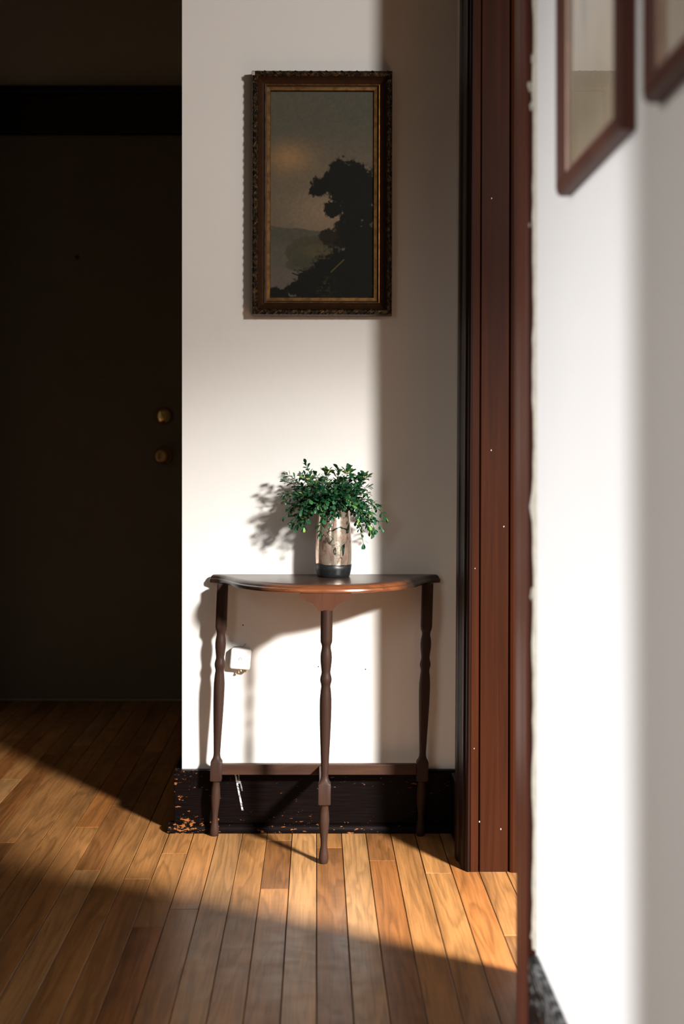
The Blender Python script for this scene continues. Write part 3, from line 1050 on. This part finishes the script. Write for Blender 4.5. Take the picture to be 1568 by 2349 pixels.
# large dark leaves filling the crown
for (u, v, Y, a) in ((770, 1090, 3.25, 2.3), (765, 1110, 3.20, 0.4), (735, 1100, 3.22, 2.6), (790, 1110, 3.18, -0.3), (815, 1112, 3.20, 0.6), (728, 1096, 3.21, 1.9), (752, 1118, 3.19, 3.0), (822, 1128, 3.22, -0.5), (776, 1080, 3.24, 2.0), (782, 1122, 3.18, 0.9)):
    c = wp(u, v, Y)
    o = bpy.data.objects.new('broad_leaf', me_dk)
    C.objects.link(o); o.parent = plant
    d = Vector((math.cos(a), -0.3, math.sin(a) * 0.8)).normalized()
    o.matrix_local = leaf_matrix(c - PO, d, rl.uniform(0.9, 1.25), rl.uniform(-0.6, 0.6))

# ------------------------------------------------------------------ painting


def vnoise(shape, cells, seed):
    r = np.random.RandomState(seed)
    h, w_ = shape
    g = r.rand(cells[0] + 2, cells[1] + 2)
    y = np.linspace(0, cells[0], h, endpoint=False); x = np.linspace(0, cells[1], w_, endpoint=False)
    yi, xi = y.astype(int), x.astype(int)
    fy, fx = (y - yi)[:, None], (x - xi)[None, :]
    fy, fx = fy * fy * (3 - 2 * fy), fx * fx * (3 - 2 * fx)
    a = g[yi][:, xi]; b = g[yi][:, xi + 1]; c = g[yi + 1][:, xi]; d = g[yi + 1][:, xi + 1]
    return a * (1 - fy) * (1 - fx) + b * (1 - fy) * fx + c * fy * (1 - fx) + d * fy * fx


def fbm(shape, base, seed, octv=4):
    s, amp, tot = 0, 1.0, 0
    for o in range(octv):
        s = s + amp * vnoise(shape, (base[0] * 2 ** o, base[1] * 2 ** o), seed + o)
        tot += amp
        amp *= 0.55
    return s / tot


def lin(c):
    c = np.array(c, float) / 255.0
    return np.where(c <= 0.04045, c / 12.92, ((c + 0.055) / 1.055) ** 2.4)


def sstep(a, b, x):
    t = np.clip((x - a) / (b - a), 0, 1)
    return t * t * (3 - 2 * t)


def paint_landscape(ny, nx):
    """canvas colours, row 0 at the top; coordinates in 927 x 1832 units"""
    X, Yc = np.meshgrid(np.linspace(0, 927, nx), np.linspace(0, 1832, ny))
    n1 = fbm((ny, nx), (8, 5), 1)
    n2 = fbm((ny, nx), (30, 16), 9, 4)
    n3 = fbm((ny, nx), (90, 46), 17, 3)
    img = np.zeros((ny, nx, 3))

    def put(mask, col):
        m_ = np.clip(mask, 0, 1)[..., None]
        img[:] = img * (1 - m_) + lin(col) * m_
    img[:] = lin((60, 58, 49))
    put(sstep(250, 700, Yc) * 0.8, (74, 66, 54))
    put(np.exp(-(((X - 180) / 190) ** 2 + ((Yc - 590) / 130) ** 2)) * (0.35 + 0.75 * n1), (112, 86, 56))
    put(np.exp(-(((X - 480) / 330) ** 2 + ((Yc - 1080) / 210) ** 2)) * 0.8, (97, 82, 65))
    put(sstep(0.55, 0.8, n1) * 0.35 * (Yc < 900), (48, 48, 42))
    # far hill and lake
    hl = 1195 + 30 * np.sin(X / 210) + sstep(250, 620, X) * 45 + (n2 - 0.5) * 22
    put(sstep(hl - 6, hl + 6, Yc) * 0.9, (52, 51, 44))
    put(sstep(1290, 1420, Yc), (60, 58, 51))
    put(sstep(1480, 1640, Yc), (66, 60, 54))
    # headland
    e = ((X - 370) / (235 + 50 * (n2 - 0.5))) ** 2 + ((Yc - 1440) / (150 + 40 * (n2 - 0.5))) ** 2
    put(sstep(1.08, 0.92, e) * 0.85, (47, 45, 32))
    put(sstep(1.0, 0.3, ((X - 430) / 160) ** 2 + ((Yc - 1420) / 80) ** 2) * 0.4, (62, 55, 38))
    e2 = ((X - 330) / 200) ** 2 + ((Yc - 1545) / 70) ** 2
    put(sstep(1.1, 0.8, e2) * 0.7, (45, 44, 34))

    def blob(cx, cy, r, col, ry=None, soft=0.16, amp=0.75):
        q = np.sqrt(((X - cx) / r) ** 2 + ((Yc - cy) / (ry or r)) ** 2) + amp * (n2 - 0.5) + 0.8 * amp * (n3 - 0.5)
        put(sstep(1 + soft, 1 - soft, q), col)
    dk = (15, 15, 11)
    for (a, b, r) in ((640, 720, 120), (750, 720, 110), (850, 810, 120), (570, 800, 110), (450, 850, 85), (400, 890, 52), (700, 870, 190), (830, 900, 150), (640, 910, 130), (780, 1040, 150), (560, 1045, 85), (870, 1060, 80), (720, 1160, 110)):
        blob(a, b, r, dk)
    for (a, b, r, rr) in ((640, 1200, 80, 60), (560, 1300, 120, 80), (700, 1310, 150, 110)):
        blob(a, b, r, (26, 21, 14), rr)
    for (a, b, r) in ((870, 1110, 70), (760, 1290, 170), (860, 1330, 180), (820, 1560, 260), (600, 1580, 170), (470, 1600, 120), (720, 1750, 300), (360, 1740, 160), (210, 1760, 65), (40, 1800, 62), (500, 1780, 220), (120, 1820, 55)):
        blob(a, b, r, (14, 14, 10))
    # bare fallen branches and a pale trunk
    for (x0, y0, x1, y1, wd, col) in ((200, 1620, 350, 1680, 7, (16, 15, 11)), (265, 1590, 400, 1650, 6, (18, 16, 12)), (545, 1610, 660, 1500, 7, (62, 52, 28)), (270, 1650, 275, 1700, 5, (20, 18, 13)), (300, 1660, 302, 1715, 4, (20, 18, 13))):
        dx, dy = x1 - x0, y1 - y0
        t = np.clip(((X - x0) * dx + (Yc - y0) * dy) / (dx * dx + dy * dy), 0, 1)
        dd = np.hypot(X - x0 - t * dx, Yc - y0 - t * dy)
        put(sstep(wd, wd * 0.4, dd), col)
    put(np.exp(-(((X - 490) / 60) ** 2 + ((Yc - 1750) / 70) ** 2)) * sstep(0.5, 0.75, n3), (50, 48, 22))
    img *= (0.86 + 0.28 * n3)[..., None]
    return img * 1.75


def colour_sheet(name, img, w_, h_, mat, parent, axis='front'):
    ny, nx = img.shape[:2]
    xs = np.linspace(-w_ / 2, w_ / 2, nx); zs = np.linspace(h_ / 2, -h_ / 2, ny)
    XX, ZZ = np.meshgrid(xs, zs)
    V = np.stack([XX.ravel(), np.zeros(nx * ny), ZZ.ravel()], 1)
    idx = np.arange(nx * ny).reshape(ny, nx)
    Fq = np.stack([idx[:-1, :-1].ravel(), idx[1:, :-1].ravel(), idx[1:, 1:].ravel(), idx[:-1, 1:].ravel()], 1)
    # a back face gives the sheet its thickness
    back = V[[0, nx - 1, nx * ny - nx, nx * ny - 1]] + np.array([0, 0.003, 0])
    b0 = len(V)
    V = np.vstack([V, back])
    me = bpy.data.meshes.new(name)
    me.from_pydata(V.tolist(), [], Fq.tolist() + [[b0, b0 + 1, b0 + 3, b0 + 2]])
    at = me.attributes.new('paint', 'FLOAT_COLOR', 'POINT')
    col = np.ones((len(V), 4))
    col[:b0, :3] = np.clip(img.reshape(-1, 3), 0, 1)
    col[b0:, :3] = 0.1
    at.data.foreach_set('color', col.ravel())
    return link(name, me, mat, parent)


def mitred(name, prof, w_, h_, side, mat, parent, smooth=True):
    """one mitred rail of a w_ x h_ frame; prof = [(inset, depth)], depth towards -y"""
    vs, fs = [], []
    for (ins, dp) in prof:
        a, b = w_ / 2 - ins, h_ / 2 - ins
        e = {'top': ((-a, b), (a, b)), 'bottom': ((a, -b), (-a, -b)), 'left': ((-a, -b), (-a, b)), 'right': ((a, b), (a, -b))}[side]
        vs += [(e[0][0], -dp, e[0][1]), (e[1][0], -dp, e[1][1])]
    n_ = len(prof)
    for i in range(n_ - 1):
        fs.append((2 * i, 2 * i + 1, 2 * i + 3, 2 * i + 2))
    fs.append((2 * (n_ - 1), 2 * (n_ - 1) + 1, 1, 0))
    fs.append(tuple(2 * i for i in range(n_)))
    fs.append(tuple(2 * i + 1 for i in range(n_ - 1, -1, -1)))
    me = mesh_py(name, vs, fs)
    if smooth:
        smooth_by_angle(me, 30)
    return link(name, me, mat, parent)


PWd, PHt = 0.3420, 0.5960
YP = YW - 0.004
pxc, pzc = 0.0140, 1.5600
pic = tag(empty('framed_painting', (pxc, YP, pzc)), 'dark landscape oil painting with big tree in ornate gilt frame', 'painting')
pic.rotation_euler = (0, 0.002, 0)
colour_sheet('canvas', paint_landscape(476, 240), PWd - 2 * 0.0440, PHt - 2 * 0.0470, M['oil'], pic).location = (0, -0.0085, 0)
SIDES = ('top', 'bottom', 'left', 'right')
orn_r = random.Random(3)
for sd in SIDES:
    om = mitred('ornate_moulding', [(0.0, 0.0), (0.0, 0.026), (0.002, 0.031), (0.006, 0.034), (0.011, 0.034), (0.0148, 0.031), (0.0152, 0.0)], PWd, PHt, sd, M['ornate'], pic)
    mitred('cove_moulding', [(0.0152, 0.0), (0.0152, 0.0300), (0.0185, 0.0245), (0.0230, 0.0195), (0.0295, 0.0165), (0.0295, 0.0)], PWd, PHt, sd, M['cove'], pic)
    mitred('gilt_bead', [(0.0295, 0.0), (0.0295, 0.0175), (0.0305, 0.0196), (0.0320, 0.0200), (0.0333, 0.0188), (0.0338, 0.0165), (0.0338, 0.0)], PWd, PHt, sd, M['gold'], pic)
    mitred('dark_groove', [(0.0338, 0.0), (0.0338, 0.0150), (0.0366, 0.0138), (0.0366, 0.0)], PWd, PHt, sd, M['groove'], pic)
    mitred('gilt_liner', [(0.0366, 0.0), (0.0366, 0.0140), (0.0440, 0.0136), (0.0452, 0.0100), (0.0452, 0.0)], PWd, PHt, sd, M['gold'], pic)
    # running leaf ornament in relief: twisted leaves, scrolls and beads
    horiz = sd in ('top', 'bottom')
    Ln = (PWd if horiz else PHt) - 0.006
    nrep = int(round(Ln / 0.0385))
    vs, fs = [], []

    def lump(s, off, ls, lw, ht, ang):
        """ellipsoid at run s, offset off from the outer edge, rotated by ang in the frame plane"""
        b0 = len(vs)
        rings, segs = 5, 8
        for i in range(rings):
            ph = math.pi / 2 * i / (rings - 1)
            for k in range(segs):
                th = 2 * math.pi * k / segs
                a = math.cos(ph) * math.cos(th) * ls
                b = math.cos(ph) * math.sin(th) * lw * (1 - 0.35 * math.cos(th))
                c = math.sin(ph) * ht
                p, q = a * math.cos(ang) - b * math.sin(ang), a * math.sin(ang) + b * math.cos(ang)
                run, ins = s + p, min(0.0152, max(-0.0003, off + q))
                dp = 0.031 + c
                if sd == 'top': vs.append((run, -dp, PHt / 2 - ins))
                elif sd == 'bottom': vs.append((run, -dp, -PHt / 2 + ins))
                elif sd == 'left': vs.append((-PWd / 2 + ins, -dp, run))
                else: vs.append((PWd / 2 - ins, -dp, run))
        for i in range(rings - 1):
            for k in range(segs):
                a, b = b0 + i * segs + k, b0 + i * segs + (k + 1) % segs
                fs.append((a, b, b + segs, a + segs))
    for i in range(nrep):
        s0 = -Ln / 2 + (i + 0.5) * Ln / nrep
        j = orn_r.uniform(-0.001, 0.001)
        lump(s0 + j, 0.0075, 0.0125, 0.0030, 0.0052, 0.50)
        lump(s0 - 0.006, 0.0040, 0.0050, 0.0022, 0.0044, -0.5)
        lump(s0 + 0.007, 0.0112, 0.0050, 0.0022, 0.0044, -0.4)
        lump(s0 + 0.0150, 0.0050, 0.0036, 0.0034, 0.0050, 0.0)
        lump(s0 + 0.0185, 0.0105, 0.0040, 0.0026, 0.0042, 0.9)
        lump(s0 - 0.0135, 0.0112, 0.0030, 0.0024, 0.0040, 0.2)
        lump(s0 + 0.011, 0.0025, 0.0042, 0.0016, 0.0036, 0.2)
    link('leaf_ornament', mesh_py('leaf_ornament', vs, fs, True), M['ornate'], om)
# the chipped, pale upper left corner
box('corner_chip', -PWd / 2 - 0.0008, -PWd / 2 + 0.0075, -0.0365, -0.022, PHt / 2 - 0.0135, PHt / 2 - 0.0035, m_plain('bare_gesso', (0.42, 0.34, 0.30), 0.8), pic, 0.002)

# ------------------------------------------------------------------ small wall box
jx, jz = (551.5 - PU) / F * 3.31, H - (1511 - PV) / F * 3.31
jb = tag(empty('wall_box', (jx, YW, jz)), 'small white square wall box with brass terminals beneath the table', 'wall box')
jb.rotation_euler = (0, math.radians(5), 0)
link('cover', box_mesh('cover', -0.025, 0.025, -0.026, -0.001, -0.0255, 0.0255, 0.006, 4), M['white_box'], jb)
for p in jb.children:
    p.data.polygons.foreach_set('use_smooth', [True] * len(p.data.polygons))
# slotted ring in the middle of the cover
n = 20
pts = [Vector((0.0035 * math.cos(a), -0.0262, 0.0035 * math.sin(a))) for a in [i * 2 * math.pi / n * 0.72 - 0.4 for i in range(n)]]
vs, fs = tube(pts, 0.0006, 0.0006, 6)
link('slot_ring', mesh_py('slot_ring', vs, fs, True), M['screw'], jb)
lathe_part('screw', [(0.0, 0.0022), (0.008, 0.0022), (0.009, 0.0034), (0.011, 0.0034), (0.0115, 0.002)], M['screw'], jb, (-0.002, -0.016, -0.0245), (math.pi, 0, 0), 12)
lathe_part('screw', [(0.0, 0.0024), (0.0055, 0.0024), (0.0065, 0.0016)], M['white_box'], jb, (0.004, -0.016, -0.0245), (math.pi, 0, 0), 12)
link('terminal', box_mesh('terminal', 0.006, 0.017, -0.020, -0.008, -0.0310, -0.0245, 0.0015), M['screw'], jb)
wpt = [Vector(p) for p in ((-0.024, -0.004, 0.018), (-0.020, -0.003, 0.026), (-0.008, -0.002, 0.0275), (0.002, -0.002, 0.028), (0.006, -0.002, 0.031), (0.009, -0.0015, 0.036))]
vs, fs = tube(wpt, 0.0008, 0.0005, 6)
link('wire', mesh_py('wire', vs, fs, True), M['wire'], jb)

# ------------------------------------------------------------------ framed prints on the right wall


def print_art(ny, nx, seed, plain):
    X, Yc = np.meshgrid(np.linspace(0, 1, nx), np.linspace(0, 1, ny))
    Yc = Yc * 0.85
    n1 = fbm((ny, nx), (8, 5), seed)
    n2 = fbm((ny, nx), (26, 18), seed + 7, 3)
    img = np.zeros((ny, nx, 3))

    def put(mask, col):
        m_ = np.clip(mask, 0, 1)[..., None]
        img[:] = img * (1 - m_) + lin(col) * m_
    img[:] = lin((166, 152, 130))
    put(sstep(0.4, 0.7, n1) * 0.5, (150, 136, 112))
    if not plain:
        up = sstep(0.74, 0.50, Yc + 0.10 * (n2 - 0.5))
        put(up, (176, 168, 156))
        put(up * sstep(0.42, 0.62, n1) * 0.6, (196, 180, 160))
        # blue-grey wash hanging down as a point
        wd = 0.30 * sstep(0.58, 0.15, Yc) + 0.02
        q = np.abs(X - 0.40 - 0.10 * np.sin(Yc * 9)) / wd
        put(up * sstep(1.2, 0.7, q + 0.6 * (n2 - 0.5)), (122, 128, 126))
        put(up * sstep(0.35, 0.15, np.abs(X - 0.75)) * sstep(0.5, 0.62, n1) * 0.6, (132, 135, 130))
    img *= (0.94 + 0.12 * n2)[..., None]
    return img * 1.0


def wall_print(y0, y1, zb, hgt, seed, plain, label):
    W = y1 - y0
    r = tag(empty('framed_print', (XN - 0.001, (y0 + y1) / 2, zb + hgt / 2)), label, 'picture', 'framed prints on the right wall')
    # local -y points into the room (world -x): local x runs along world -y
    r.rotation_euler = (0, 0, -math.pi / 2)
    colour_sheet('print_sheet', print_art(260, 110, seed, plain), W - 0.056, hgt - 0.05, M['print'], r).location = (0, -0.006, 0)
    box('glass_pane', -W / 2 + 0.024, W / 2 - 0.024, -0.0088, -0.0072, -hgt / 2 + 0.024, hgt / 2 - 0.024, M['glass'], r)
    for sd in SIDES:
        mitred('frame_rail', [(0.0, 0.0), (0.0, 0.012), (0.0025, 0.0165), (0.008, 0.0190), (0.015, 0.0180), (0.020, 0.0140), (0.0225, 0.0090), (0.0225, 0.0)], W, hgt, sd, M['frame_red'], r)
        mitred('fillet', [(0.0225, 0.0), (0.0225, 0.0100), (0.0285, 0.0080), (0.0285, 0.0)], W, hgt, sd, M['fillet'], r)
    return r


wall_print(1.2870, 1.6170, 1.2300, 0.50, 40, False, 'red-brown framed beige print with a blue-grey wash, nearest the doorway trim')
wall_print(0.8400, 1.1900, 1.2300, 0.50, 60, True, 'red-brown framed plain beige print cut off by the right picture edge')

# ------------------------------------------------------------------ unseen wedge added behind the near trim to throw the diagonal floor shade
wc = tag(empty('shade_wedge', (0.401, 2.14, 0)), 'unseen grey wedge added by the near doorway trim to shade the floor', 'light blocker')
tri = [(1.940, 0.001), (2.345, 0.001), (1.946, 0.756), (1.940, 0.756)]
vs = [(-0.049, y - 2.14, z) for y, z in tri] + [(0.049, y - 2.14, z) for y, z in tri]
fs = [(0, 1, 2, 3), (7, 6, 5, 4)] + [(k, (k + 1) % 4, 4 + (k + 1) % 4, 4 + k) for k in range(4)]
link('wedge_body', mesh_py('wedge_body', vs, fs), M['blocker_grey'], wc)
for sx in (-0.0475, 0.0475):
    v2, f2 = tube([Vector((sx, y - 2.14, max(z, 0.004))) for y, z in ((1.945, 0), (2.338, 0), (1.944, 0.752), (1.945, 0.004))], 0.0022, 0.0022, 6)
    link('edge_tube', mesh_py('edge_tube', v2, f2, True), M['blocker_grey'], wc)
